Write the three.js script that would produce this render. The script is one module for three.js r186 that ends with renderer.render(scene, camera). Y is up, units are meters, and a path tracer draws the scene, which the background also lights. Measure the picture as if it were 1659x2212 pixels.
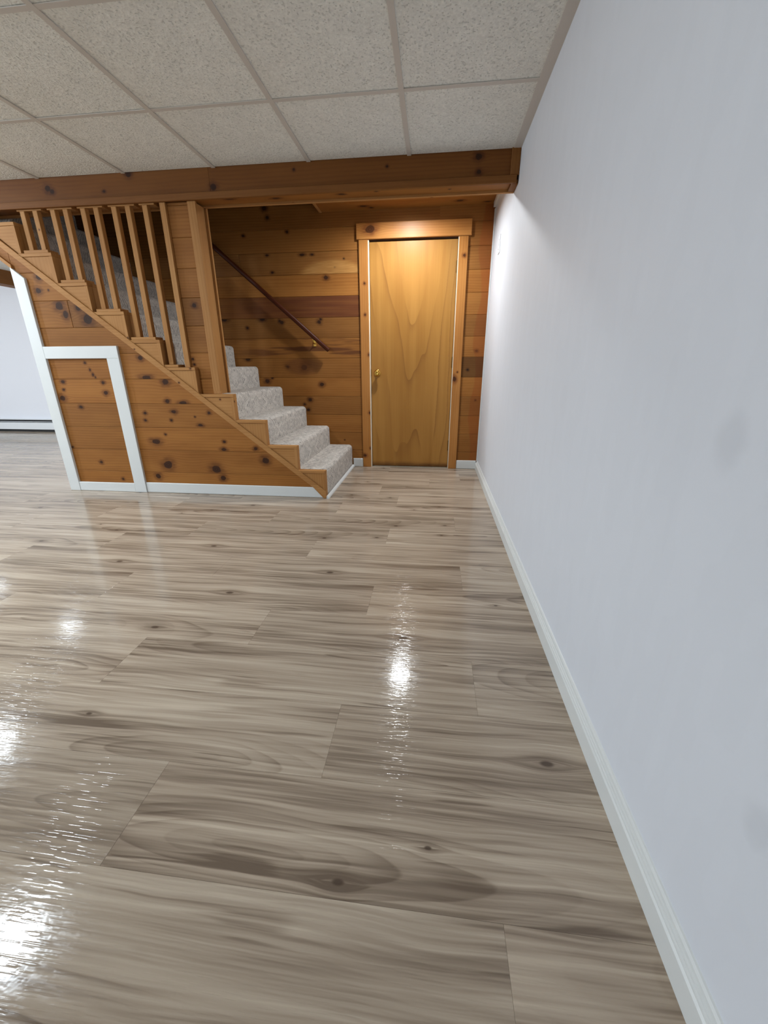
import * as THREE from 'three';
import { mergeGeometries, toCreasedNormals } from 'three/addons/utils/BufferGeometryUtils.js';
import { RectAreaLightUniformsLib } from 'three/addons/lights/RectAreaLightUniformsLib.js';
import { RoundedBoxGeometry } from 'three/addons/geometries/RoundedBoxGeometry.js';

// ---------------------------------------------------------------- camera, light, exposure
const scene = new THREE.Scene();
scene.background = new THREE.Color(0x000000);
const camera = new THREE.PerspectiveCamera(THREE.MathUtils.radToDeg(2 * Math.atan(1106 / 879.08)), 1659 / 2212, 0.03, 60);
camera.position.set(0, 0.9768, 0);
camera.rotation.set(-0.3473, 0.1188, -0.005, 'YXZ');
const renderer = new THREE.WebGLRenderer({ antialias: true });
renderer.toneMapping = THREE.LinearToneMapping;
renderer.toneMappingExposure = 1.13;
renderer.shadowMap.enabled = true;
renderer.shadowMap.type = THREE.PCFSoftShadowMap;
const ROOM_LAMP = { color: [0.89, 1.0, 1.09], candela: 6, radiance: 360, glow: 20 };
const ALCOVE_LAMP = { color: [0.96, 1.0, 1.02], candela: 2.3, radiance: 150, glow: 70 };
const ALCOVE_AT = [-.26, 2.196, -3.54];
// dome lamps under the ceiling: [x, z, all-round share, downward share, where]
const ROOM_LAMPS = [
  [-2.25, -1.06, .08, .56, 'over the middle of the floor, mirrored at the lower left'], [-3.62, -2.2, .22, .16, 'over the floor left of the access panel'],
  [-4.35, -3.75, .05, .05, 'in the far room just past the stairs'], [-6.2, -4.5, .02, .03, 'in the far room near the heater'],
  [-6.4, -1.7, 1.7, 1.25, 'by the far left wall, level with the beam'], [-6.4, .5, 1.0, .7, 'by the far left wall, behind the camera']];

RectAreaLightUniformsLib.init();

// ---------------------------------------------------------------- measures
const XR = 0.446, ZB = -4.028, ZS = -2.953, ZH = -2.967, HC = 2.137, ALC_Y = 2.198;
const XL = -8, ZF = 3.2, ZFAR = -5.9, BEAM_LEFT = -3.75;
const STAIR_X = [-0.8, -1.006, -1.234, -1.457, -1.722, -1.957, -2.19, -2.425, -2.64, -2.865, -3.09];
const stairY = k => 0.219 + 0.1865 * k;
const slopeTop = x => 0.222 + 0.7886 * (-1.006 - x);        // upper edge of the sloping band on the stair wall

// ---------------------------------------------------------------- small helpers
function rng(seed) { let s = seed >>> 0; return () => { s = (s + 0x6d2b79f5) >>> 0; let t = Math.imul(s ^ (s >>> 15), 1 | s); t = (t + Math.imul(t ^ (t >>> 7), 61 | t)) ^ t; return ((t ^ (t >>> 14)) >>> 0) / 4294967296; }; }
const rand = rng(20241);
const TAB = new Float32Array(65536);
{ const r = rng(77); for (let i = 0; i < 65536; i++) TAB[i] = r(); }
function N(x, y) {                                            // value noise 0..1
  const xi = Math.floor(x), yi = Math.floor(y); let fx = x - xi, fy = y - yi;
  fx = fx * fx * (3 - 2 * fx); fy = fy * fy * (3 - 2 * fy);
  const a = (xi & 255) | ((yi & 255) << 8), b = ((xi + 1) & 255) | ((yi & 255) << 8), c = (xi & 255) | (((yi + 1) & 255) << 8), d = ((xi + 1) & 255) | (((yi + 1) & 255) << 8);
  const p = TAB[a] + (TAB[b] - TAB[a]) * fx, q = TAB[c] + (TAB[d] - TAB[c]) * fx;
  return p + (q - p) * fy;
}
const fbm = (x, y) => 0.5 * N(x, y) + 0.27 * N(x * 2.03 + 17.3, y * 2.03 + 9.1) + 0.15 * N(x * 4.1 + 3.7, y * 4.1 + 51.3) + 0.08 * N(x * 8.3 + 71.1, y * 8.3 + 23.9);
const clamp = (x, a = 0, b = 1) => x < a ? a : x > b ? b : x;
const sstep = (a, b, x) => { const t = clamp((x - a) / (b - a)); return t * t * (3 - 2 * t); };
const mix3 = (a, b, t) => [a[0] + (b[0] - a[0]) * t, a[1] + (b[1] - a[1]) * t, a[2] + (b[2] - a[2]) * t];
function texture(w, h, fn, srgb = true, wrap = THREE.RepeatWrapping) {   // fn(i, j) -> [r, g, b] 0..255 ; row 0 is v = 0
  const data = new Uint8Array(w * h * 4);
  for (let j = 0; j < h; j++) for (let i = 0; i < w; i++) {
    const c = fn(i, j), o = (j * w + i) * 4;
    data[o] = clamp(c[0], 0, 255); data[o + 1] = clamp(c[1], 0, 255); data[o + 2] = clamp(c[2], 0, 255); data[o + 3] = 255;
  }
  const t = new THREE.DataTexture(data, w, h, THREE.RGBAFormat);
  t.magFilter = THREE.LinearFilter; t.minFilter = THREE.LinearMipmapLinearFilter; t.generateMipmaps = true;
  t.wrapS = t.wrapT = wrap; if (srgb) t.colorSpace = THREE.SRGBColorSpace; t.needsUpdate = true;
  return t;
}

// ---------------------------------------------------------------- wood prints
function pine(u, v, seed, knots, pal) {                       // u along the grain, v across, metres
  let push = 0, dark = 0, halo = 0, inner = 0;
  if (knots) for (const k of knots) {
    const e = k[3] || 1.15, dx = (u - k[0]) / e, dy = v - k[1], r = k[2];
    if (Math.abs(dx) > 5 * r || Math.abs(dy) > 5 * r) continue;
    const d = Math.hypot(dx, dy) * (1 + 0.25 * (N(Math.atan2(dy, dx) * 1.6 + k[0] * 31, k[1] * 17) - 0.5));
    push += Math.sign(dy) * r * 0.9 * Math.exp(-(d * d) / (5 * r * r));
    const m = sstep(1.0 * r, 0.62 * r, d);
    if (m > dark) { dark = m; inner = 0.5 + 0.5 * Math.sin(d / r * 16); }
    if (d < 3.2 * r) halo = Math.max(halo, 0.8 * Math.exp(-Math.pow((d - r) / (0.75 * r), 2)) * (0.45 + 0.8 * N(u * 30 + 5, v * 90)));
  }
  const vv = v - push, w = 0.02 * fbm(u * 0.9 + seed * 7.1, vv * 5 + seed * 3.3);
  const t = (vv + w) * 48 + 3 * N(u * 0.6 + seed * 1.7, vv * 4 + seed);
  const s = 0.5 + 0.5 * Math.sin(t * 6.283), fib = N(u * 7 + seed * 13, vv * 300), blotch = fbm(u * 2.4 + seed * 5, v * 9 + seed * 11);
  let c = mix3(pal[0], pal[1], clamp(0.12 + 0.34 * s * s * (0.4 + 0.9 * N(u * 1.5, vv * 20 + seed)) + 0.16 * (fib - 0.5) + 1.1 * (blotch - 0.45)));
  if (halo > 0) c = mix3(c, pal[2], 0.75 * clamp(halo));
  if (dark > 0) c = mix3(c, mix3(pal[3], pal[2], 0.45 * inner), dark * 0.92);
  return c;
}
const PINE = [[150, 99, 45], [122, 74, 27], [80, 42, 12], [38, 18, 6]];
const PALE = [[172, 125, 74], [150, 102, 54], [104, 62, 28], [54, 30, 14]];

// knots on the back wall [x, y, radius, stretch]
const KNOTS_BACK = [[-1.484, 2.177, .014], [-1.507, 2.245, .019], [-1.72, 2.05, .012], [-1.318, 2.065, .012], [-1.517, 1.895, .01, 1.8], [-1.197, 1.89, .011, 2.4], [-1.106, 1.889, .009, 1.8], [-.992, 1.708, .02], [-1.481, 1.76, .01, 1.6], [-1.989, 1.385, .02, 1.6], [-1.616, 1.38, .015, 1.9], [-1.771, 1.308, .012], [-1.431, 1.35, .017], [-1.45, 1.362, .014], [-1.075, 1.35, .017], [-1.06, 1.372, .012], [-.907, 1.786, .006], [-.824, 1.85, .007], [-1.801, 1.03, .014, 2], [-1.407, .962, .015], [-1.247, .956, .03], [-1.626, .83, .022], [-1.573, .86, .011], [-1.08, .8, .02], [-1.206, .655, .018], [-1.266, .613, .011], [-1.23, .559, .016], [-.875, .266, .006], [.37, 1.09, .013], [.39, .658, .008], [.3, .93, .01], [-2.4, 1.5, .02], [-2.6, 1.15, .018]];
const BACK_STEP = 0.1745, BACK_Y0 = 0.166;
const backRow = y => Math.floor((y - BACK_Y0) / BACK_STEP) + 1;
const BACK_TONE = [1, .98, 1.02, .95, 1.04, .98, 1.0, .9, 1.02, 1.08, .96, 1.0, .95, 1, 1, 1];
const BACK_X0 = -3.72, BACK_W = 4.18, BACK_H = 2.75;
const byRow = {};
for (const k of KNOTS_BACK) { const r = backRow(k[1]); (byRow[r] ||= []).push(k); }
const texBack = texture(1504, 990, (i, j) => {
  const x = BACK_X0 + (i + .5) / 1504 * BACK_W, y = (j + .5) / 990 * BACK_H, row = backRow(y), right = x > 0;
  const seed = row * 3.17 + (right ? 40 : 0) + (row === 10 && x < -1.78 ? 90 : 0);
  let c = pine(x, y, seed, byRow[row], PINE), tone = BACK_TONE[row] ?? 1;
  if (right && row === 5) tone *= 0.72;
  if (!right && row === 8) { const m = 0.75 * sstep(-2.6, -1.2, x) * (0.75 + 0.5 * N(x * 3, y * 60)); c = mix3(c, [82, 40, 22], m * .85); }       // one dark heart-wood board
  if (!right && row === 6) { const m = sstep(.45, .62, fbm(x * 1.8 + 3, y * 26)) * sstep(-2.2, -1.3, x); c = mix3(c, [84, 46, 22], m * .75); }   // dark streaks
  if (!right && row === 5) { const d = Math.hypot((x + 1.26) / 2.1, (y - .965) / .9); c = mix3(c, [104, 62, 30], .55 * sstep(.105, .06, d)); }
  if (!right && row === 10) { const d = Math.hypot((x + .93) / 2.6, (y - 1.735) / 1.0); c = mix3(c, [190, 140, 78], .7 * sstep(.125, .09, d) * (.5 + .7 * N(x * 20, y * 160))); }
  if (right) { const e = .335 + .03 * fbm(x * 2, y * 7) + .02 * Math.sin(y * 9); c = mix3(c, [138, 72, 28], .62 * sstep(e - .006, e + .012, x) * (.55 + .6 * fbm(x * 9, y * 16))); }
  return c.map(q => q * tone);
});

const KNOTS_STAIR = [[-2.151, 1.031, .018], [-2.132, .893, .02, 1.9], [-1.988, .865, .024], [-1.999, .725, .017], [-1.876, .714, .014, 2.6], [-2.2, .635, .012], [-2.209, .581, .011], [-1.964, .647, .014, 1.5], [-1.994, .583, .01], [-2.064, .473, .009], [-2.154, .416, .02, 2.0], [-2.09, .232, .036], [-2.195, .135, .022], [-2.579, .95, .01, .8], [-2.563, .915, .011, .8], [-2.548, .897, .008, .8], [-2.607, 1.0, .009], [-2.496, .858, .013], [-2.491, .785, .016, 1.3], [-2.829, .865, .015], [-2.84, .807, .011], [-2.868, .744, .022], [-2.73, .678, .014], [-2.671, .241, .013], [-2.893, .362, .009], [-2.511, .103, .011], [-1.686, .205, .036], [-1.64, .135, .022], [-1.589, .424, .012], [-1.6, .364, .014, 1.8], [-1.343, .375, .014], [-1.273, .283, .028], [-1.763, .548, .011, 2], [-1.797, .611, .006], [-2.806, 1.572, .022], [-2.836, 1.486, .02], [-2.702, 1.385, .03], [-2.668, 1.33, .03, .8], [-2.557, 1.37, .02], [-2.502, 1.294, .036], [-2.756, 1.488, .006], [-1.682, 1.372, .016], [-1.753, 1.022, .01], [-1.747, .985, .008], [-1.68, .64, .012]];
const ROW_Y0 = 0.170, ROW_STEP = 0.1785;
const stairRow = y => Math.floor((y - ROW_Y0) / ROW_STEP) + 1;
const byRowS = {};
for (const k of KNOTS_STAIR) { const r = stairRow(k[1]); (byRowS[r] ||= []).push(k); }
const ST_X0 = -3.8, ST_W = 3.05, ST_H = 2.2;
const STAIR_TONE = [1.03, 1.0, 1.02, .98, 1.03, 1.0, .94, .96, .98, 1, 1, 1, 1];
const texStair = texture(1344, 968, (i, j) => {
  const x = ST_X0 + (i + .5) / 1344 * ST_W, y = (j + .5) / 968 * ST_H, row = stairRow(y), inPanel = x < -2.35;
  const seg = x > -1.81 && y > slopeTop(x) - .03;
  const c = pine(x, y, row * 2.31 + (inPanel ? 31 : 7) + (seg ? 60 : 0), byRowS[row], PINE);
  let tone = (STAIR_TONE[row] ?? 1) * (inPanel && row === 2 ? .93 : 1) * (inPanel && row === 3 ? .95 : 1);
  if (row === 7 && x > -2.63) tone *= .9;
  return c.map(q => q * tone);
});

const KNOTS_CASE_V = [[1.651, -.641, .010], [1.401, -.641, .010], [1.84, .214, .012], [1.062, -.606, .012], [.537, -.612, .012], [.191, -.61, .010], [.116, -.668, .018, .8], [.848, .185, .02, 1.3], [.909, .208, .007]];
const CASE_PAL = [[178, 122, 64], [150, 94, 42], [104, 56, 24], [60, 32, 18]];
const texCase = texture(512, 1088, (i, j) => {
  const x = -.72 + (i + .5) / 512 * 1.0, y = (j + .5) / 1088 * 2.125;
  if (y > 1.98) return pine(x, y, 71, [[-.585, 2.052, .034, 1.35]], CASE_PAL);
  return pine(y, x, x < 0 ? 52 : 57, KNOTS_CASE_V, CASE_PAL);
});
const texDoor = texture(448, 1152, (i, j) => {
  const x = i / 448 * .78, y = j / 1152 * 2.0;
  // rotary-cut veneer: tall nested arches
  const w = .05 * (fbm(x * 3.2 + 4, y * .9) - .5), c0 = .36 + .05 * (N(.5, y * 1.2) - .5);
  const f = y * .22 - 1.9 * Math.pow(Math.abs(x - c0), 1.5) + w * 3.6 + .35 * N(x * 5 + 2, y * .6);
  const q = f * 6 + .3 * N(x * 12, y * 1.6), s = q - Math.floor(q), line = Math.pow(s, 9) * sstep(.35, .75, N(x * 7 + 3, y * 1.8 + 5));
  const fib = N(x * 260, y * 5), bl = fbm(x * 3 + 9, y * .9 + 2);
  let c = mix3([168, 121, 60], [142, 96, 42], clamp(.25 + .1 * s + .5 * (N(x * 34, y * .9) - .5) + 1.0 * (bl - .45) + .18 * (fib - .5)));
  c = mix3(c, [112, 72, 34], .5 * line); c = mix3(c, [128, 98, 62], .4 * sstep(.62, .78, x) * sstep(1.2, 1.9, y) * (.5 + .6 * fbm(x * 6, y * 2)));
  const g = sstep(.07, 0, y) * (.35 + .8 * fbm(x * 14, y * 40)); c = mix3(c, [70, 42, 20], clamp(g));   // scuffed, stained foot
  return c;
});
const texFascia = texture(1536, 72, (i, j) => {
  const x = -3.8 + i / 1536 * 4.26, y = 1.95 + j / 72 * .2;
  return pine(x, y, x < -1.45 ? 81 : 84, [[-2.577, 2.078, .02], [-2.55, 2.06, .016], [-2.181, 2.045, .009], [-1.991, 2.125, .018], [-1.43, 2.035, .02], [.208, 2.108, .018], [.215, 2.036, .013], [-.327, 2.088, .008], [-.9, 2.1, .008]], [[118, 73, 28], [98, 56, 19], [70, 36, 11], [38, 18, 6]]);
});
const texTrim = texture(1536, 224, (i, j) => pine(i / 1536 * 3.2, j / 224 * .42, 23, [[.4, .06, .006], [.9, .21, .007], [1.5, .33, .006], [2.1, .1, .007], [2.7, .27, .006], [1.2, .14, .005], [2.9, .38, .006]], PALE));
const texSoffit = texture(1536, 72, (i, j) => { const x = -3.8 + i / 1536 * 4.26; return pine(x, j / 72 * .2, 99, [[-1.35, .1, .014, 2.2], [-1.05, .07, .012, 2.4], [-.4, .1, .011], [-.17, .12, .011], [-.62, .08, .012, 2], [.2, .13, .01, 2], [.05, .07, .006]], PINE); });
const texAlcove = texture(768, 512, (i, j) => pine(i / 768 * 1.5, j / 512 * 1.0, 111 + Math.floor(j / 512 * 1.0 / .19), [[.42, .16, .018, 1.8], [.48, .12, .014], [1.2, .18, .02, 1.5], [.9, .4, .02], [1.42, .13, .012, 2]], PINE));

// vinyl planks: grey-brown walnut print, cathedral figure where the cut grazes the rings
function plankTexture(seed) {
  const r = rng(900 + seed), cuts = [], knots = [], W = 1408, H = 280, L = 1.22, B = .2385;
  const v0 = (r() - .3) * .3, tilt = .02 + .07 * r(), z0 = -.03 - .05 * r(), uc = r() * L, tone = .95 + .1 * r();
  const nk = Math.floor(r() * 3); for (let k = 0; k < nk; k++) knots.push([r() * L, .02 + r() * .2, .004 + r() * .008]);
  for (let k = 0; k < 3; k++) cuts.push([r() * L, r() * B, .1 + .25 * r(), .01 + .02 * r()]);
  return texture(W, H, (i, j) => {
    const u = i / W * L, v = j / H * B;
    let push = 0, kd = 0, kh = 0;
    for (const k of knots) {
      const dx = (u - k[0]) / 2, dy = v - k[1], d = Math.hypot(dx, dy), e = k[2];
      if (d > 9 * e) continue;
      push += Math.sign(dy) * 1.6 * e * Math.exp(-d * d / (9 * e * e)); kd = Math.max(kd, sstep(e, .4 * e, d)); kh = Math.max(kh, Math.exp(-d * d / (7 * e * e)));
    }
    const vv = v - push + .030 * (fbm(u * 1.7 + seed * 9, v * 5 + seed * 5) - .5) + .006 * (N(u * 6 + seed, v * 22) - .5), warp = .05 * (fbm(u * 1.1 + seed * 19, vv * 3 + seed * 5) - .5);
    const a = vv - v0 + warp, b = z0 + tilt * (u - uc) * 2.2 + .09 * (fbm(u * .8 + seed * 4, vv * 2) - .5);
    const ring = Math.sqrt(a * a + b * b) * 62 + seed, s = ring - Math.floor(ring);
    const id = Math.floor(ring), strength = .2 + .8 * TAB[(id * 37 + seed * 131) & 65535];
    const heart = sstep(.46, .62, fbm(u * .9 + seed * 5.3, seed * 3.1 + vv * 1.5)) * sstep(.11, .03, Math.abs(a));
    const late = Math.pow(s, 2.5) * strength * sstep(1.0, .9, s) * (.25 + heart);
    const fib = N(u * 8 + seed * 3, vv * 420), fib2 = N(u * 3.2 + seed, vv * 190), mid = N(u * 2.6 + seed * 4, vv * 84 + seed), band = fbm(u * 1.5 + seed * 6, vv * 21 + seed * 2), bl = fbm(u * 1.2 + seed * 8, vv * 7 + seed);
    const dash = sstep(.7, .92, N(u * 4.3 + seed * 2, vv * 120 + seed)) * sstep(.45, .7, N(u * 2.3 + 40 + seed, vv * 14)), lite = sstep(.74, .92, N(u * 2.1 + seed * 3 + 60, vv * 130 + seed * 4));
    let t = .40 + .34 * late + .22 * (fib - .5) + .25 * (fib2 - .5) + .26 * (mid - .5) + .68 * (band - .46) + .5 * (bl - .46) + .3 * kh + .3 * dash - .2 * lite;
    let streak = 0; for (const k of cuts) { const dx = (u - k[0]) / k[2], dy = (v - k[1] - .03 * Math.sin(u * 3 + k[1] * 40)) / k[3]; streak += Math.exp(-dx * dx - dy * dy); }
    t += .2 * streak * (.4 + .9 * mid);
    let c = t < .5 ? mix3(PL[0], PL[1], clamp(t * 2)) : mix3(PL[1], PL[2], clamp(t * 2 - 1));
    c = mix3(c, PL[3], .8 * kd);
    return c.map(q => q * tone);
  });
}
const PL = [[195, 180, 161], [164, 148, 130], [110, 95, 81], [76, 63, 53]];
const PLANK_TEX = Array.from({ length: 8 }, (_, k) => plankTexture(k + 1));
const texFloorBump = texture(1024, 1024, (i, j) => {            // embossed ticking of the vinyl: short dashes along the plank + fine mesh
  const u = i / 1024, v = j / 1024;
  const d = N(u * 40, v * 96), e = N(u * 256 + 9, v * 64 + 3), f = N(u * 22 + 4, v * 20);
  const q = 128 + 105 * (sstep(.5, .85, d) - .35) + 30 * (e - .5) + 30 * (f - .5); return [q, q, q];
}, false);
const texFloorRough = texture(512, 512, (i, j) => { const u = i / 512, v = j / 512; const q = 255 * clamp(.1 + .1 * (fbm(u * 12, v * 12) - .45) + .1 * (N(u * 64, v * 128) - .5)); return [q, q, q]; }, false);

// ceiling tile: sand-textured, pitted mineral fibre
const tileH = (u, v) => { const a = N(u * 128, v * 128), b = N(u * 64 + 7, v * 64 + 3), pit = sstep(.80, .9, N(u * 90 + 31, v * 90 + 11)); return .5 + .34 * (a - .5) + .34 * (b - .5) - .55 * pit; };
const texTile = texture(768, 768, (i, j) => { const h = tileH(i / 768, j / 768), q = .93 + .14 * (h - .5) + .05 * (fbm(i / 768 * 6, j / 768 * 6) - .45); return [244 * q, 244 * q, 237 * q]; });
const texTileBump = texture(768, 768, (i, j) => { const q = 255 * clamp(tileH(i / 768, j / 768)); return [q, q, q]; }, false);

// carpet: cut-and-loop pile with slanting sculpted ridges
const carpetH = (u, v) => {
  const wx = u + .012 * (N(u * 60, v * 60) - .5) + .02 * (N(u * 22 + 5, v * 22) - .5), wy = v + .02 * (N(u * 24 + 50, v * 24 + 9) - .5);
  const d = Math.abs((((wx * 26 + wy * 13 + 1.6 * N(u * 9, v * 9)) % 1) + 1) % 1 - .5) * 2;
  const gate = sstep(.36, .62, N(u * 20 + 3, v * 34 + 7));
  return .62 - .5 * gate * sstep(.45, .1, d) + .3 * (N(u * 170, v * 170) - .5) + .22 * (N(u * 90 + 5, v * 90 + 5) - .5);
};
const texCarpet = texture(1024, 1024, (i, j) => { const u = i / 2048, v = j / 2048, h = carpetH(u, v), q = .82 + .45 * (h - .5) + .14 * (fbm(u * 20, v * 20) - .45), g = N(u * 200 + 8, v * 200); return mix3([226, 219, 208], [206, 200, 194], g).map(p => p * q); }, true, THREE.MirroredRepeatWrapping);
const texCarpetBump = texture(1024, 1024, (i, j) => { const q = 255 * clamp(carpetH(i / 2048, j / 2048)); return [q, q, q]; }, false, THREE.MirroredRepeatWrapping);

// painted wall on the right, with two round spackled spots and roller unevenness
const WALL_TEX = [2048, 640];
const texWall = texture(...WALL_TEX, (i, j) => {
  const z = -4.25 + (i + .5) / WALL_TEX[0] * 7.6, y = (j + .5) / WALL_TEX[1] * 2.35;
  let q = 1 + .012 * (fbm(z * 2.5 + 20, y * 2.5) - .45) + .01 * (N(z * 30, y * 8) - .5);
  for (const [cz, cy, r] of [[-.668, .868, .034], [-.417, .399, .026]]) q -= .038 * sstep(r * 1.35, r * .45, Math.hypot(z - cz, (y - cy) * .8) + .008 * (N(z * 60, y * 60) - .5));
  return [214 * q, 218 * q, 225 * q];
});
const texPaintBump = texture(512, 512, (i, j) => { const q = 255 * clamp(.5 + .5 * (fbm(i / 512 * 32, j / 512 * 32) - .47)); return [q, q, q]; }, false);

// ---------------------------------------------------------------- materials
const wood = (o) => new THREE.MeshPhysicalMaterial({ specularIntensity: .45, ...o });
const mat = (o) => new THREE.MeshStandardMaterial(o);
const col = (r, g, b) => new THREE.Color().setRGB(r / 255, g / 255, b / 255, THREE.SRGBColorSpace);
const M = {
  back: wood({ map: texBack, roughness: .62 }), stair: wood({ map: texStair, roughness: .62 }), casing: wood({ map: texCase, roughness: .4 }), door: wood({ map: texDoor, roughness: .38 }),
  fascia: wood({ map: texFascia, roughness: .62 }), soffit: wood({ map: texSoffit, roughness: .62 }), trim: wood({ map: texTrim, roughness: .62 }), alcove: wood({ map: texAlcove, roughness: .62 }),
  trimDark: wood({ map: texTrim, color: col(222, 205, 190), roughness: .45 }), trimBeam: wood({ map: texTrim, color: col(186, 168, 140), roughness: .62 }),
  white: mat({ color: col(212, 215, 214), roughness: .4 }), cream: mat({ color: col(228, 214, 190), roughness: .5 }),
  wall: mat({ map: texWall, roughness: .55, bumpMap: texPaintBump, bumpScale: .0006 }), wallPlain: mat({ color: col(228, 229, 235), roughness: .6, bumpMap: texPaintBump, bumpScale: .0006 }),
  tile: mat({ map: texTile, bumpMap: texTileBump, bumpScale: .004, roughness: .95 }), grid: mat({ color: col(202, 196, 188), roughness: .6 }), deck: mat({ color: col(120, 112, 104), roughness: .9 }),
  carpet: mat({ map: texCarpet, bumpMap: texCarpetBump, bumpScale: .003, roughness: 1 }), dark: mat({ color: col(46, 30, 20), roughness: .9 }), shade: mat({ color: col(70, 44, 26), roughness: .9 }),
  brass: mat({ color: col(214, 170, 82), metalness: 1, roughness: .2 }), hinge: mat({ color: col(120, 92, 52), metalness: .9, roughness: .4 }),
  rail: wood({ map: texTrim, color: col(112, 72, 56), roughness: .4 }), plastic: mat({ color: col(232, 233, 236), roughness: .35 }), steel: mat({ color: col(222, 224, 226), roughness: .4 }), black: mat({ color: col(24, 26, 28), roughness: .6 }),
};
const PLANK_MAT = PLANK_TEX.map(t => new THREE.MeshPhysicalMaterial({ map: t, specularIntensity: .55, roughness: 1, roughnessMap: texFloorRough, bumpMap: texFloorBump, bumpScale: .00032 }));

// ---------------------------------------------------------------- geometry helpers
function faceUV(geo, along, su, sv, ou = 0, ov = 0) {           // grain along one axis, metres -> texture
  const g = geo.index ? geo.toNonIndexed() : geo, p = g.attributes.position, uv = new Float32Array(p.count * 2);
  const A = { x: 0, y: 1, z: 2 }[along], get = (i, k) => p.array[i * 3 + k];
  for (let t = 0; t < p.count; t += 3) {
    const e = [0, 1, 2].map(k => get(t + 1, k) - get(t, k)), f = [0, 1, 2].map(k => get(t + 2, k) - get(t, k));
    const n = [Math.abs(e[1] * f[2] - e[2] * f[1]), Math.abs(e[2] * f[0] - e[0] * f[2]), Math.abs(e[0] * f[1] - e[1] * f[0])];
    const m = n.indexOf(Math.max(...n)); let a = A, b = [0, 1, 2].find(k => k !== A && k !== m);
    if (m === A) { a = (A + 1) % 3; b = (A + 2) % 3; }
    for (let i = t; i < t + 3; i++) { uv[i * 2] = get(i, a) / su + ou; uv[i * 2 + 1] = get(i, b) / sv + ov; }
  }
  g.setAttribute('uv', new THREE.BufferAttribute(uv, 2)); return g;
}
function atlasUV(geo, x0, w, y0, h, ax = 0, ay = 1) {
  const p = geo.attributes.position, uv = new Float32Array(p.count * 2);
  for (let i = 0; i < p.count; i++) { uv[i * 2] = (p.array[i * 3 + ax] - x0) / w; uv[i * 2 + 1] = (p.array[i * 3 + ay] - y0) / h; }
  geo.setAttribute('uv', new THREE.BufferAttribute(uv, 2)); return geo;
}
const trimUV = (g, along) => faceUV(g, along, 3.2, .42, rand(), rand());
function slab(pts, z0, z1, bevel = .0015) {                    // polygon in x, y; from z0 (back) to z1 (front)
  const s = new THREE.Shape(pts.map(p => new THREE.Vector2(p[0], p[1])));
  const b = Math.min(bevel, (z1 - z0) / 3), g = new THREE.ExtrudeGeometry(s, { depth: z1 - z0 - 2 * b, bevelEnabled: b > 0, bevelThickness: b, bevelSize: b, bevelOffset: -b, bevelSegments: 1, steps: 1, curveSegments: 6 });
  g.translate(0, 0, z0 + b); return g;
}
const rect = (x0, x1, y0, y1) => [[x0, y0], [x1, y0], [x1, y1], [x0, y1]];
const block = (x0, x1, y0, y1, z0, z1, b = .0015) => slab(rect(x0, x1, y0, y1), z0, z1, b);
function clip(poly, a, b, c) {                                  // keep a x + b y <= c
  const out = [];
  for (let i = 0; i < poly.length; i++) {
    const p = poly[i], q = poly[(i + 1) % poly.length], dp = a * p[0] + b * p[1] - c, dq = a * q[0] + b * q[1] - c;
    if (dp <= 0) out.push(p);
    if ((dp < 0 && dq > 0) || (dp > 0 && dq < 0)) { const t = dp / (dp - dq); out.push([p[0] + t * (q[0] - p[0]), p[1] + t * (q[1] - p[1])]); }
  }
  return out;
}
const area = p => Math.abs(p.reduce((s, a, i) => { const b = p[(i + 1) % p.length]; return s + a[0] * b[1] - b[0] * a[1]; }, 0)) / 2;

const used = {};
const numbered = n => { used[n] = (used[n] || 0) + 1; return used[n] === 1 ? n : `${n}_${String(used[n] - 1).padStart(3, '0')}`; };
function mesh(name, geo, material, parent = scene) {
  const m = new THREE.Mesh(geo, material); m.castShadow = m.receiveShadow = true;
  m.name = parent === scene ? numbered(name) : name; parent.add(m); return m;
}
function group(name, parent = scene) { const g = new THREE.Group(); g.name = parent === scene ? numbered(name) : name; parent.add(g); return g; }
const structure = (o, label) => { o.userData.kind = 'structure'; if (label) o.userData.label = label; return o; };
const thing = (o, label, category, grp) => { o.userData.label = label; o.userData.category = category; if (grp) o.userData.group = grp; return o; };

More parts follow.
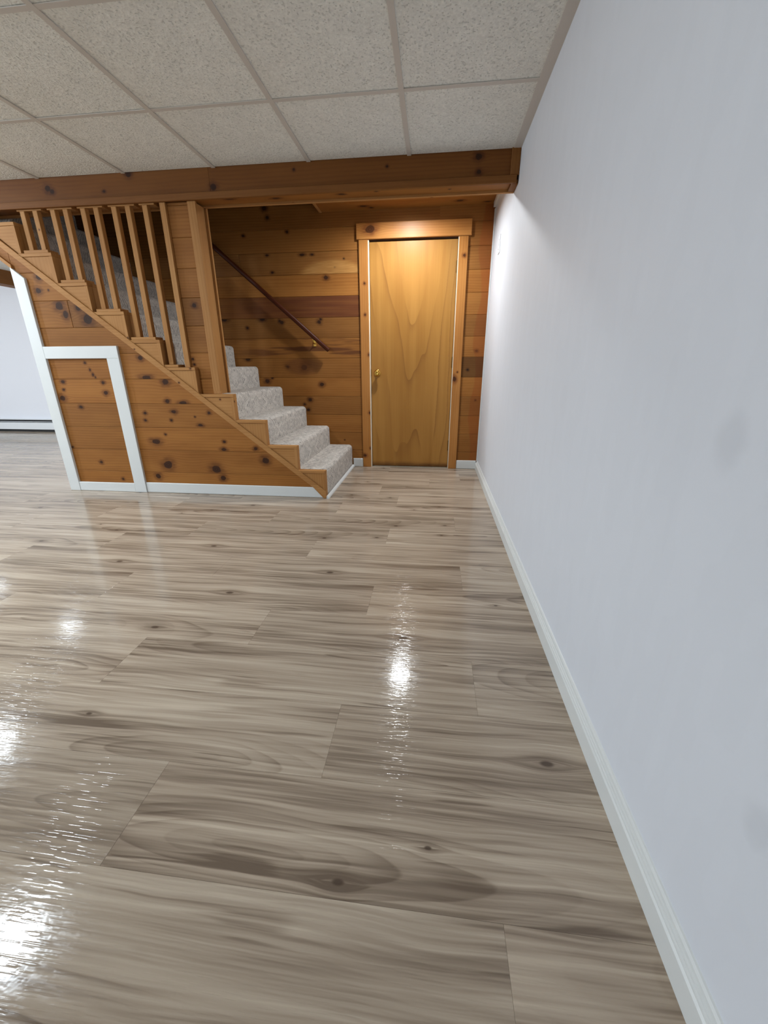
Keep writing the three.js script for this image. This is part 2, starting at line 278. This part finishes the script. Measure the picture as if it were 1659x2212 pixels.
// ---------------------------------------------------------------- floor of vinyl planks
const PW = .2385, PLEN = 1.22, floor = structure(group('floor'), 'glossy grey-brown wood-look vinyl plank floor');
mesh('subfloor', block(XL - .15, XR + .15, -.15, -.006, ZFAR - .1, ZF + .1, 0), M.deck, floor);
{
  const cache = {}, rest = [];
  const plankGeo = (x0, x1, full0, flip) => {
    const key = [(x0 - full0).toFixed(3), (x1 - full0).toFixed(3), flip].join();
    if (cache[key]) return cache[key];
    const g = slab(rect(x0 - full0 + .0001, x1 - full0 - .0001, .0001, PW - .0001), -.006, 0, .0004);
    const p = g.attributes.position, uv = new Float32Array(p.count * 2);
    for (let i = 0; i < p.count; i++) { const u = p.getX(i) / PLEN, v = p.getY(i) / PW; uv[i * 2] = flip & 1 ? 1 - u : u; uv[i * 2 + 1] = flip & 2 ? 1 - v : v; }
    g.setAttribute('uv', new THREE.BufferAttribute(uv, 2)); g.rotateX(-Math.PI / 2);
    return cache[key] = g;
  };
  const phase = [.163, -.655, -.247];
  for (let r = -24; r < 16; r++) {                               // row r runs from z = -.472 + r PW - PW to -.472 + r PW ... front edge
    const z1 = -.472 + (r + 1) * PW, z0 = z1 - PW; if (z1 < ZFAR - .05 || z0 > ZF + .05) continue;
    const ph = r < -11 ? [-.41, -.012, .26][((-r) % 3)] : phase[((-r % 3) + 3) % 3];
    for (let n = -8; n < 3; n++) {
      const f0 = ph + n * PLEN, x0 = Math.max(f0, XL), x1 = Math.min(f0 + PLEN, XR + .02); if (x1 - x0 < .02) continue;
      if (z1 < ZB - .1 && x0 > -3.7) continue;
      const flip = Math.floor(rand() * 4), v = Math.floor(rand() * 8), g = plankGeo(x0, x1, f0, flip);
      if (z0 > .75) { const c = g.clone(); c.translate(f0, 0, z1); rest.push(c); continue; }
      const m = mesh('plank', g, PLANK_MAT[v], floor); m.position.set(f0, 0, z1);
    }
  }
  const s = mesh('plank_remainder', mergeGeometries(rest), PLANK_MAT[2], floor); s.userData.kind = 'stuff';
}

// ---------------------------------------------------------------- dropped ceiling
const ceiling = structure(group('ceiling'), 'white suspended ceiling of square textured tiles in a metal grid');
{
  const S = .6096, xg0 = -.194, zg0 = -2.358;
  const xs = []; for (let k = -1; k < 13; k++) xs.push(xg0 - k * S);             // edges, falling
  const zs = []; for (let k = -1; k < 10; k++) zs.push(zg0 + k * S);
  for (let i = 0; i < xs.length - 1; i++) for (let j = 0; j < zs.length - 1; j++) {
    const x1 = Math.min(xs[i], XR), x0 = Math.max(xs[i + 1], XL), z0 = Math.max(zs[j], ZH), z1 = Math.min(zs[j + 1], ZF); if (x1 - x0 < .05 || z1 - z0 < .05) continue;
    const s = new THREE.Shape(rect(x0 + .004, x1 - .004, -z1 + .004, -z0 - .004).map(p => new THREE.Vector2(...p)));
    const g = new THREE.ExtrudeGeometry(s, { depth: .015, bevelEnabled: false, curveSegments: 20 });
    const fu = rand() < .5 ? 1 : -1, fv = rand() < .5 ? 1 : -1; atlasUV(g, rand(), S * fu, rand(), S * fv);
    g.rotateX(-Math.PI / 2); g.translate(0, HC + .0005 + .0012 * rand(), 0);
    mesh('tile', g, M.tile, ceiling);
  }
  const bar = (x0, x1, z0, z1, dy) => mesh('grid_bar', block(x0, x1, HC - .0035 + dy, HC + .0004, z0, z1, .0006), M.grid, ceiling);
  for (const x of xs) if (x < XR - .03 && x > XL + .03) bar(x - .012, x + .012, ZH, ZF, 0);
  for (const z of zs) if (z > ZH + .03 && z < ZF - .03) for (let i = 0; i < xs.length - 1; i++) { const a = Math.max(xs[i + 1], XL) + .0122, b = Math.min(xs[i], XR - .012) - .0122; if (b > a) bar(a, b, z - .012, z + .012, .0005); }
  mesh('wall_angle', block(XR - .024, XR, HC - .004, HC + .0004, ZH, ZF, .0006), M.grid, ceiling);
  mesh('deck', block(XL - .15, XR + .15, HC + .06, HC + .2, ZH - .04, ZF + .15, 0), M.deck, ceiling);
}
structure(mesh('ceiling_far', block(XL - .15, BEAM_LEFT, HC, HC + .2, ZFAR - .1, ZH - .03, 0), M.tile), 'plain ceiling of the far part of the room beyond the stairs');

// ---------------------------------------------------------------- walls
structure(mesh('wall_right', atlasUV(block(XR, XR + .15, -.1, 2.7, ZB - .15, ZF + .15, 0), -4.25, 7.6, 0, 2.35, 2, 1), M.wall), 'long smooth pale blue-grey painted wall on the right');
structure(mesh('wall_left', faceUV(block(XL - .15, XL, -.1, HC + .2, ZFAR - .15, ZF + .15, 0), 'z', 1, 1), M.wallPlain));
structure(mesh('wall_front', faceUV(block(XL - .15, XR + .15, -.1, HC + .2, ZF, ZF + .15, 0), 'x', 1, 1), M.wallPlain));
structure(mesh('wall_far', faceUV(block(XL - .15, -3.55, -.1, HC + .2, ZFAR - .15, ZFAR, 0), 'x', 1, 1), M.wallPlain), 'pale wall of the far part of the room seen past the stairs');
structure(mesh('wall_stairwell', faceUV(block(-3.75, -3.62, -.1, 2.9, ZFAR, ZB + .02, 0), 'z', 1, 1), M.wallPlain));

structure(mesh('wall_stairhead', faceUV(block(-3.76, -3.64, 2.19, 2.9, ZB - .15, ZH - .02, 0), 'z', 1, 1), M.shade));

const wallBack = structure(group('wall_back'), 'wall of horizontal knotty pine boards behind the stairs and the door');
mesh('wall_core', block(-3.7, XR + .15, -.1, 2.8, ZB - .2, ZB - .045, 0), M.shade, wallBack);
for (let r = 0; r < 16; r++) {
  const y0 = r === 0 ? .0 : BACK_Y0 + (r - 1) * BACK_STEP, y1 = Math.min(BACK_Y0 + r * BACK_STEP, 2.72); if (y0 > 2.7) break;
  const dz = .0012 * (rand() - .5), put = (x0, x1, yy1 = y1, yy0 = y0) => mesh('board', atlasUV(block(x0, x1, yy0 + .0006, yy1 - .0006, ZB - .02, ZB + dz, .0022), BACK_X0, BACK_W, 0, BACK_H), M.back, wallBack);
  if (y0 < 2.05) { if (r === 10) { put(-3.7, -1.782); put(-1.78, -.64); } else put(-3.7, -.64); put(.2, XR); if (y1 > 2.05) put(-.64, .2, y1, 2.05); } else put(-3.7, XR);
}

// the boarded wall under the stairs, its boards cut along the slope
const wallStairs = structure(group('wall_stairs'), 'knotty pine board wall enclosing the side of the staircase');
const FR = { x0: -2.997, x1: -2.907, x2: -2.408, x3: -2.309, top0: 1.03, top1: 1.115 };
const access = thing(group('access_panel'), 'white-framed knotty pine access panel in the wall under the stairs', 'panel');
{
  const zf = ZS - .012, zb = zf - .018, put = (poly, parent) => { if (poly.length > 2 && area(poly) > 4e-4) mesh('board', atlasUV(slab(poly, zb, zf + .001 * (rand() - .5), .002), ST_X0, ST_W, 0, ST_H), M.stair, parent); };
  for (let r = 0; r < 12; r++) {
    const y0 = (r === 0 ? .02 : ROW_Y0 + (r - 1) * ROW_STEP) + .0006, y1 = ROW_Y0 + r * ROW_STEP - .0006;
    const under = p => clip(p, .7886, 1, .222 - .7886 * 1.006 - .03);       // below the sloping band
    const overSoffit = p => clip(p, -.7886, -1, -(1.64 - .7886 * 2.997));     // above the soffit edge on the left
    if (y0 < FR.top0 + .01) {
      put(under(rect(FR.x2 + .02, -.8, y0, y1)), wallStairs);
      put(rect(FR.x1 - .02, FR.x2 + .019, y0, Math.min(y1, FR.top0 + .02)), access);
      if (y1 > FR.top0 + .02) put(under(rect(FR.x1 - .02, FR.x2 + .019, FR.top0 + .0206, y1)), wallStairs);
    } else if (r === 7) { put(overSoffit(under(rect(-3.7, -2.998, y0, y1))), wallStairs); put(under(rect(-2.997, -2.632, y0, y1)), wallStairs); put(under(rect(-2.63, -.8, y0, y1)), wallStairs); }
    else { put(overSoffit(under(rect(-3.7, -2.998, y0, Math.min(y1, 1.968)))), wallStairs); put(under(rect(-2.997, -.8, y0, Math.min(y1, 1.968))), wallStairs); }
  }
  // upright section between balusters and the opening
  for (let r = 4; r < 12; r++) {
    const y0 = Math.max(ROW_Y0 + (r - 1) * ROW_STEP, .742) + .0006, y1 = Math.min(ROW_Y0 + r * ROW_STEP, 1.975) - .0006;
    if (y1 - y0 > .01) mesh('board', atlasUV(block(-1.80, -1.59, y0, y1, ZS - .048, ZS - .03 + .001 * (rand() - .5), .002), ST_X0, ST_W, 0, ST_H), M.stair, wallStairs);
  }
  mesh('wall_core', slab([[-2.99, 0], [-.83, 0], [-.83, .0], [-2.99, 1.6]].filter((p, i) => i !== 2), ZS - .1, zb - .002, 0), M.shade, wallStairs);
  mesh('closet_wall', block(-2.985, -2.93, 0, 1.6, ZB + .02, ZS - .04, 0), M.wallPlain, wallStairs);
  mesh('core_upright', block(-1.79, -1.59, .742, 1.98, ZS - .14, ZS - .05, 0), M.shade, wallStairs);
  mesh('inner_lining', trimUV(block(-1.80, -1.59, .742, 1.98, ZS - .156, ZS - .142), 'x'), M.trimDark, wallStairs);
}
// white frame of the panel
const zw = ZS + .006, W_ = M.white;
{
  const corner = clip(rect(FR.x0, FR.x1, 0, 1.72), .7886, 1, 1.635 - .7886 * 2.997);
  structure(mesh('trim_1', slab(corner, ZS - .05, zw, .002), W_), 'tall white corner board at the left end of the stair wall');
  mesh('frame_stile', block(FR.x2, FR.x3, 0, 1.03, ZS - .014, zw + .001, .002), W_, access);
  mesh('frame_rail', block(FR.x1 + .0005, FR.x3, FR.top0, FR.top1, ZS - .014, zw + .001, .002), W_, access);
  mesh('frame_rail', block(FR.x1 + .0005, FR.x2 - .0005, 0, .073, ZS - .014, zw - .002, .003), W_, access);
}
// baseboards with a stepped moulded top
function baseboardShape(h, t) { return [[0, 0], [t, 0], [t, h * .66], [t * .80, h * .70], [t * .80, h * .755], [t * .62, h * .775], [t * .60, h * .83], [t * .42, h * .85], [t * .38, h * .93], [t * .2, h * .985], [0, h]]; }
function profileAlong(pts, len) { const g = new THREE.ExtrudeGeometry(new THREE.Shape(pts.map(p => new THREE.Vector2(...p))), { depth: len, bevelEnabled: false }); return g; }
{
  let g = profileAlong(baseboardShape(.084, .017), ZF - (ZB + .012)); g = g.clone(); g.scale(-1, 1, 1);
  { const p = g.attributes.position; for (let i = 0; i < p.count; i += 3) for (let k = 0; k < 3; k++) { const a = p.array[(i + 1) * 3 + k]; p.array[(i + 1) * 3 + k] = p.array[(i + 2) * 3 + k]; p.array[(i + 2) * 3 + k] = a; } g.computeVertexNormals(); }
  g.translate(XR, 0, ZB + .012);
  structure(mesh('baseboard_right', g, W_), 'white moulded baseboard along the right-hand wall');
  const small = (x0, x1) => { const b = profileAlong([[0, 0], [.014, 0], [.014, .07], [.009, .08], [0, .083]], x1 - x0); b.rotateY(-Math.PI / 2); b.scale(-1, 1, 1); const p = b.attributes.position; b.computeBoundingBox(); b.translate(x0 - b.boundingBox.min.x, 0, ZB + .0005 - 0); return b; };
  const mk = (x0, x1) => slab([[x0, 0], [x1, 0], [x1, .083], [x0, .083]], ZB, ZB + .014, .004);
  structure(mesh('baseboard_back', mk(-.79, -.69), W_), 'short white baseboard between the bottom step and the door frame');
  structure(mesh('baseboard_corner', mk(.243, XR - .012), W_), 'short white baseboard between the door frame and the corner');
  const diag = clip(rect(FR.x3 + .0008, -.82, 0, .083), .7886, 1, .222 - .7886 * 1.006 - .05);
  structure(mesh('baseboard_stairs', slab(diag, ZS - .012, ZS, .005), W_), 'white baseboard along the foot of the stair wall, cut on a slant');
  const q = new THREE.Shape(); q.moveTo(0, 0); q.lineTo(.02, 0); q.absarc(0, 0, .02, 0, Math.PI / 2, false); q.lineTo(0, 0);
  const qg = new THREE.ExtrudeGeometry(q, { depth: ZS + .018 - (ZB + .014), bevelEnabled: false, curveSegments: 6 }); qg.translate(-.7985, 0, ZB + .014);
  structure(mesh('trim_2', qg, W_), 'white quarter-round strip along the foot of the bottom step');
  structure(mesh('trim_3', block(XR - .009, XR - .0004, .083, 2.16, ZB + .0005, ZB + .034), W_), 'white vertical corner strip where the pine wall meets the painted wall');
  structure(mesh('trim_4', block(XR - .022, XR - .0004, ALC_Y - .034, ALC_Y, ZB + .035, ZH - .16), M.white), 'pale strip under the pine ceiling along the right wall');
}

// ---------------------------------------------------------------- boxed beam across the room
const beam = structure(group('beam'), 'long boxed pine beam below the ceiling in front of the stairs');
{
  const Y0 = 1.97, zf = ZS + .012;
  const fas = (x0, x1, dz) => mesh('fascia', atlasUV(block(x0, x1, 2.0, HC + .02, ZH - .018, ZH + dz, .001), -3.8, 4.26, 1.95, .2), M.fascia, beam);
  fas(BEAM_LEFT, -1.4505, 0); fas(-1.4495, XR - .02, .0006);
  mesh('lower_strip', trimUV(block(BEAM_LEFT, XR - .012, Y0, 2.008, ZH, ZH + .02, .002), 'x'), M.trimBeam, beam);
  mesh('end_strip', trimUV(block(XR - .05, XR - .001, 2.009, HC, ZH, ZH + .018, .002), 'y'), M.trimBeam, beam);
  mesh('end_strip', trimUV(block(XR - .04, XR - .001, Y0, Y0 + .02, ZH - .12, ZH - .0005, .002), 'z'), M.trimBeam, beam);
  mesh('soffit_board', atlasUV(block(BEAM_LEFT, XR - .041, Y0 + .013, Y0 + .03, ZH - .135, ZH - .0005, .001), -3.8, 4.26, ZH - .14, .2, 0, 2), M.soffit, beam);
  mesh('rear_strip', trimUV(block(BEAM_LEFT, XR - .002, Y0 - .001, Y0 + .075, ZH - .145, ZH - .125, .002), 'x'), M.trim, beam);
  mesh('beam_core', block(BEAM_LEFT, XR, Y0 + .031, 2.9, ZH - .13, ZH - .02, 0), M.shade, beam);
}
const alc = structure(group('ceiling_alcove'), 'low pine board ceiling over the door alcove');
for (let k = 0; k < 5; k++) {
  const z0 = Math.max(ZB - .02, -3.1 - (k + 1) * .19), z1 = -3.1 - k * .19;
  if (z1 - z0 > .02) mesh('board', atlasUV(block(-1.0, XR, ALC_Y, ALC_Y + .018, z0 + .0004, z1 - .0004, .001), -1.05, 1.5, -4.1, 1.0, 0, 2), M.alcove, alc);
}
mesh('edge_strip', trimUV(block(-1.022, -1.0, ALC_Y - .006, ALC_Y + .06, ZB, -3.1), 'z'), M.trim, alc);
mesh('ceiling_core', block(-1.02, XR + .1, ALC_Y + .02, 2.9, ZB - .02, -3.1, 0), M.shade, alc);
structure(mesh('ceiling_stairwell', block(-3.75, XR + .1, 2.7, 2.85, ZB - .15, ZH, 0), M.deck));
structure(mesh('beam_far', trimUV(block(-5.68, -5.5, 1.97, HC, ZFAR, -3.2), 'z'), M.trimBeam), 'dark wooden beam under the ceiling of the far room');
structure(mesh('soffit', slab([[-2.96, 1.6], [-2.96, 1.64], [-3.74, 2.255], [-3.74, 2.215]].reverse(), ZB, ZS - .035, 0), M.wallPlain));
structure(mesh('trim_5', trimUV(slab([[-2.985, 1.622], [-3.74, 2.217], [-3.74, 2.245], [-2.985, 1.65]].reverse(), ZS - .034, ZS + .004, .001), 'x'), M.trim), 'slanting pine edge strip under the upper stairs');

// ---------------------------------------------------------------- staircase
const stairs = thing(group('staircase'), 'pine staircase with grey carpeted steps and square slat balusters', 'staircase');
{
  // carpeted steps
  for (let k = 0; k < 12; k++) {
    const xk = -.803 - .2262 * k, y = stairY(k) + .001, yb = k ? stairY(k - 1) - .02 : .0, r = .032, zFront = k < 4 ? ZS - .034 : k < 10 ? ZS - .105 : ZS - .165;
    const back = k === 11 ? -3.62 : xk - .2262 - .03;
    const s = new THREE.Shape(); s.moveTo(back, yb + (k ? .0 : 0)); s.lineTo(xk, yb); s.lineTo(xk, y - r); s.absarc(xk - r, y - r, r, 0, Math.PI / 2, false); s.lineTo(back, y); s.lineTo(back, yb);
    let g = new THREE.ExtrudeGeometry(s, { depth: zFront - ZB - .002, bevelEnabled: false, curveSegments: 8 }); g.translate(0, 0, ZB + .002);
    g = toCreasedNormals(g, .6);
    const p = g.attributes.position, uv = new Float32Array(p.count * 2);
    for (let i = 0; i < p.count; i++) { uv[i * 2] = (p.getZ(i) + .13 * k) / .3; uv[i * 2 + 1] = (p.getY(i) + xk - p.getX(i) + .21 * k) / .3; }
    g.setAttribute('uv', new THREE.BufferAttribute(uv, 2));
    mesh('carpeted_step', g, M.carpet, stairs);
  }
  // boxed step ends: tread board, riser board, triangular cheek
  for (let k = 0; k < 10; k++) {
    const x = STAIR_X[k], xi = STAIR_X[k + 1], y = stairY(k), yb = k ? stairY(k - 1) : 0, zBack = k < 4 ? ZS - .034 : ZS - .104, zF = ZS + .016;
    mesh('tread_end', trimUV(block(xi - .03, x, y - .021, y, zBack, zF, .0015), 'x'), M.trim, stairs);
    mesh('riser_end', trimUV(block(x - .024, x - .0005, yb + .0005, y - .0215, zBack, zF - .001, .0015), 'y'), M.trim, stairs);
    const tri = k === 0 ? [[x - .0245, 0], [x - .0245, y - .0215], [STAIR_X[1] - .01, y - .0215], [STAIR_X[1] + .002, y - .0215]] : [[x - .0245, yb - .0], [x - .0245, y - .0215], [xi, y - .0215]];
    const pts = k === 0 ? [[x - .0245, .0], [x - .0245, y - .0215], [STAIR_X[1], y - .0215]] : tri;
    mesh('cheek', trimUV(slab(pts.slice().reverse(), zBack + .002, zF - .006, .001), k % 2 ? 'x' : 'y'), M.trim, stairs);
  }
  // sloping band
  const dy = .05;
  let band = clip([[-.73, slopeTop(-.73)], [-3.7, slopeTop(-3.7)], [-3.7, slopeTop(-3.7) - dy], [-.73, slopeTop(-.73) - dy]], 0, -1, 0); band = clip(clip(band, 1, 0, -.8), 0, 1, 1.966);
  mesh('slope_band', trimUV(slab(band, ZS - .011, ZS + .021, .002), 'x'), M.trim, stairs);
  // balusters in pairs, each pair between a plate on the step and one under the beam
  const zb0 = ZS - .048, zb1 = ZS - .012;
  const pairs = [[8, [-2.807, -2.712]], [7, [-2.581, -2.487]], [6, [-2.359, -2.264]], [5, [-2.135, -2.037]], [4, [-1.915]]];
  const dx = z => z;
  for (const [k, xs] of pairs) {
    const y = stairY(k), a = xs[0] - .042, b = xs[xs.length - 1] + .048, bb = k === 4 ? -1.85 : b;
    mesh('base_plate', trimUV(block(a, bb, y + .0005, y + .019, zb0 - .028, zb1 + .022, .0015), 'x'), M.trim, stairs);
    mesh('top_plate', trimUV(block(a, bb, 1.963, 1.9825, zb0 - .028, ZH - .002, .0015), 'x'), M.trim, stairs);
    for (const x of xs) mesh('baluster', trimUV(block(dx(x) - .018, dx(x) + .018, y + .0195, 1.9625, zb0, zb1, .0025), 'y'), M.trim, stairs);
  }
}
// upright strip beside the balusters, and the lined edge of the opening
structure(mesh('trim_6', trimUV(block(-1.808, -1.77, stairY(4) + .0005, 1.969, ZS - .05, ZS - .008), 'y'), M.trim), 'upright pine strip beside the last baluster');
const jamb = structure(group('trim_7'), 'pine-lined edge of the opening above the lower stairs');
mesh('front_strip', trimUV(block(-1.618, -1.563, stairY(3) + .0005, 1.969, ZS - .03, ZS - .01), 'y'), M.trim, jamb);
mesh('jamb_board', trimUV(block(-1.59, -1.576, stairY(3) + .0005, 1.969, ZS - .142, ZS - .0305), 'y'), M.trim, jamb);
mesh('rear_strip', trimUV(block(-1.618, -1.560, stairY(3) + .0005, 1.967, ZS - .162, ZS - .1425), 'y'), M.trim, jamb);

// handrail on the back wall
{
  const rail = thing(group('handrail'), 'dark red-brown wooden handrail sloping up the pine wall', 'handrail');
  const a = new THREE.Vector3(-.985, 1.106, ZB + .062), b = new THREE.Vector3(-2.75, 1.106 + .8635 * 1.765, ZB + .062), len = a.distanceTo(b);
  const s = new THREE.Shape(); s.absellipse(0, 0, .0165, .019, 0, Math.PI * 2);
  const g = new THREE.ExtrudeGeometry(s, { depth: len - .008, bevelEnabled: true, bevelSize: .004, bevelThickness: .004, bevelOffset: -.004, bevelSegments: 2, curveSegments: 10 });
  const rg = trimUV(toCreasedNormals(g, .6), 'z'), m = mesh('rail', rg, M.rail, rail); m.position.copy(a); m.lookAt(b);
  for (const x of [-1.125, -2.1]) {
    const y = 1.106 + .8635 * (-.985 - x), br = group('bracket', rail);
    mesh('wall_plate', block(x - .013, x + .013, y - .085, y - .03, ZB + .001, ZB + .007, .001), M.brass, br);
    const c = new THREE.CatmullRomCurve3([new THREE.Vector3(x, y - .062, ZB + .006), new THREE.Vector3(x, y - .06, ZB + .04), new THREE.Vector3(x, y - .045, ZB + .06), new THREE.Vector3(x, y - .018, ZB + .062)]);
    mesh('arm', new THREE.TubeGeometry(c, 12, .0055, 8), M.brass, br);
  }
}

// ---------------------------------------------------------------- door
const door = structure(group('door_1'), 'flat yellow-brown wood veneer door in a knotty pine frame');
{
  const zc = ZB + .02, cu = g => atlasUV(g, -.72, 1.0, 0, 2.125);
  mesh('casing', cu(block(-.688, -.608, .0, 1.981, ZB - .004, zc, .003)), M.casing, door);
  mesh('casing', cu(block(.166, .242, .0, 1.981, ZB - .004, zc, .003)), M.casing, door);
  mesh('head_casing', cu(block(-.705, .264, 1.982, 2.1, ZB - .004, zc + .007, .003)), M.casing, door);
  mesh('jamb', block(-.614, -.5985, 0, 1.98, ZB - .1, ZB + .012, .001), M.cream, door);
  mesh('jamb', block(.1595, .172, 0, 1.98, ZB - .1, ZB + .012, .001), M.cream, door);
  mesh('jamb_head', block(-.598, .159, 1.974, 1.99, ZB - .1, ZB + .003, .001), M.shade, door);
  mesh('threshold', block(-.598, .159, 0, .006, ZB - .1, ZB - .012, .001), M.cream, door);
  const sl = mesh('door_slab', atlasUV(block(-.5955, .157, .011, 1.966, ZB - .04, ZB - .003, .002), -.605, .78, 0, 2.0), M.door, door);
  mesh('edge_gap', block(-.60, .16, 0, 1.98, ZB - .12, ZB - .1, 0), M.dark, door);
  const knob = group('door_knob', door); knob.position.set(-.539, .903, ZB - .003);
  const lathe = pts => { const l = new THREE.LatheGeometry(pts.map(p => new THREE.Vector2(...p)), 28); l.rotateX(Math.PI / 2); return l; };
  mesh('rosette', lathe([[.0001, 0], [.032, 0], [.032, .003], [.027, .008], [.016, .011], [.0001, .011]]), M.brass, knob);
  mesh('knob', lathe([[.0001, .01], [.011, .01], [.011, .026], [.017, .031], [.025, .038], [.027, .046], [.025, .056], [.018, .062], [.0125, .0635], [.011, .061], [.0001, .06]]), M.brass, knob);
  mesh('latch_plate', block(-.5975, -.5955, .875, .935, ZB - .035, ZB + .001, .0005), M.hinge, door);
  for (const [y0, y1] of [[1.717, 1.808], [.945, 1.041], [.177, .277]]) {
    const h = group('hinge', door);
    mesh('leaf', block(.1505, .163, y0, y1, ZB - .006, ZB - .001, .0008), M.hinge, h);
    const c = new THREE.CylinderGeometry(.0058, .0058, y1 - y0, 10); c.translate(.158, (y0 + y1) / 2, ZB + .004); mesh('pin', c, M.hinge, h);
  }
  void sl;
}

// ---------------------------------------------------------------- light switch, baseboard heater
{
  const sw = thing(group('light_switch'), 'white light switch plate on the painted wall beside the door', 'switch'); sw.position.set(XR, 1.812, -3.594);
  const pl = new RoundedBoxGeometry(.006, .118, .074, 2, .0028); pl.translate(-.003, 0, 0); mesh('plate', pl, M.plastic, sw);
  mesh('rocker', slab([[-.009, -.030], [-.0055, -.033], [-.0055, .033], [-.012, .031]].reverse(), -.016, .016, .001), M.plastic, sw);
  for (const y of [-.047, .047]) { const c = new THREE.CylinderGeometry(.003, .003, .0015, 12); c.rotateZ(Math.PI / 2); c.translate(-.0065, y, 0); mesh('screw', c, M.steel, sw); }
}
{
  const h = thing(group('baseboard_heater'), 'low white baseboard heater along the far wall', 'heater'), x0 = -7.9, x1 = -3.9, z = ZFAR;
  mesh('back_plate', block(x0, x1, .0, .195, z + .001, z + .006, .001), M.steel, h);
  mesh('top_lip', slab([[x0, .183], [x1, .183], [x1, .195], [x0, .195]], z + .006, z + .05, .002), M.steel, h);
  mesh('slot', block(x0, x1, .142, .182, z + .006, z + .05, .001), M.black, h);
  mesh('damper', block(x0, x1, .152, .158, z + .05, z + .06, .001), M.steel, h);
  mesh('front_cover', block(x0, x1, .034, .142, z + .055, z + .068, .004), M.steel, h);
  mesh('foot_gap', block(x0, x1, .0, .034, z + .006, z + .055, .001), M.black, h);
}

// ---------------------------------------------------------------- lamps
function ceilingLamp(name, x, y, z, r, h, b, collar, spec, power, down, label, grp) {           // flush dome fitting: metal base, opal dome, the light inside it
  const l = thing(group(name), label, 'light', grp); l.position.set(x, y, z);
  const lathe = pts => new THREE.LatheGeometry(pts.map(p => new THREE.Vector2(...p)), 36);
  mesh('base', lathe([[.0001, -.001], [r * 1.08, -.001], [r * 1.1, -b * .35], [r * 1.08, -b * .85], [r * 1.0, -b], [.0001, -b]].reverse()), M.plastic, l);
  if (collar) mesh('collar', lathe([[r * 1.1, -.001], [r * 1.1, -collar], [r * 1.16, -collar], [r * 1.16, -.001]]), M.grid, l);
  const pts = []; for (let k = 0; k <= 10; k++) { const a = k / 10 * Math.PI / 2; pts.push([Math.max(.0001, r * Math.sin(a)), -b - .0005 - h * Math.cos(a)]); } pts.push([.0001, -b - .0005]);
  const d = mesh('dome', lathe(pts), mat({ color: 0xffffff, roughness: .3, emissive: new THREE.Color().setRGB(...spec.color), emissiveIntensity: spec.glow * (power + down) }), l); d.castShadow = false;
  const light = new THREE.PointLight(new THREE.Color().setRGB(...spec.color), spec.candela * power, 0, 2);
  light.castShadow = true; light.shadow.radius = r / .02 * .6; light.position.set(x, y - b - .0005 - h * .45, z); scene.add(light);
  const side = r * 1.5, area = new THREE.RectAreaLight(new THREE.Color().setRGB(...spec.color), spec.radiance * down * (.195 * .195) / (side * side), side, side);
  area.position.set(x, y - b - .0015 - h, z); area.lookAt(x, y - 1, z); scene.add(area);
}
for (const [x, z, power, down, where] of ROOM_LAMPS) ceilingLamp('dome_light', x, HC - .004, z, .13, .07, .018, 0, ROOM_LAMP, power, down, 'round opal dome ceiling light ' + where, 'dome lights of the main room');
ceilingLamp('alcove_light', ...ALCOVE_AT, .06, .006, .007, .026, ALCOVE_LAMP, .07, .92, 'small collared ceiling light behind the beam in front of the door');

renderer.render(scene, camera);
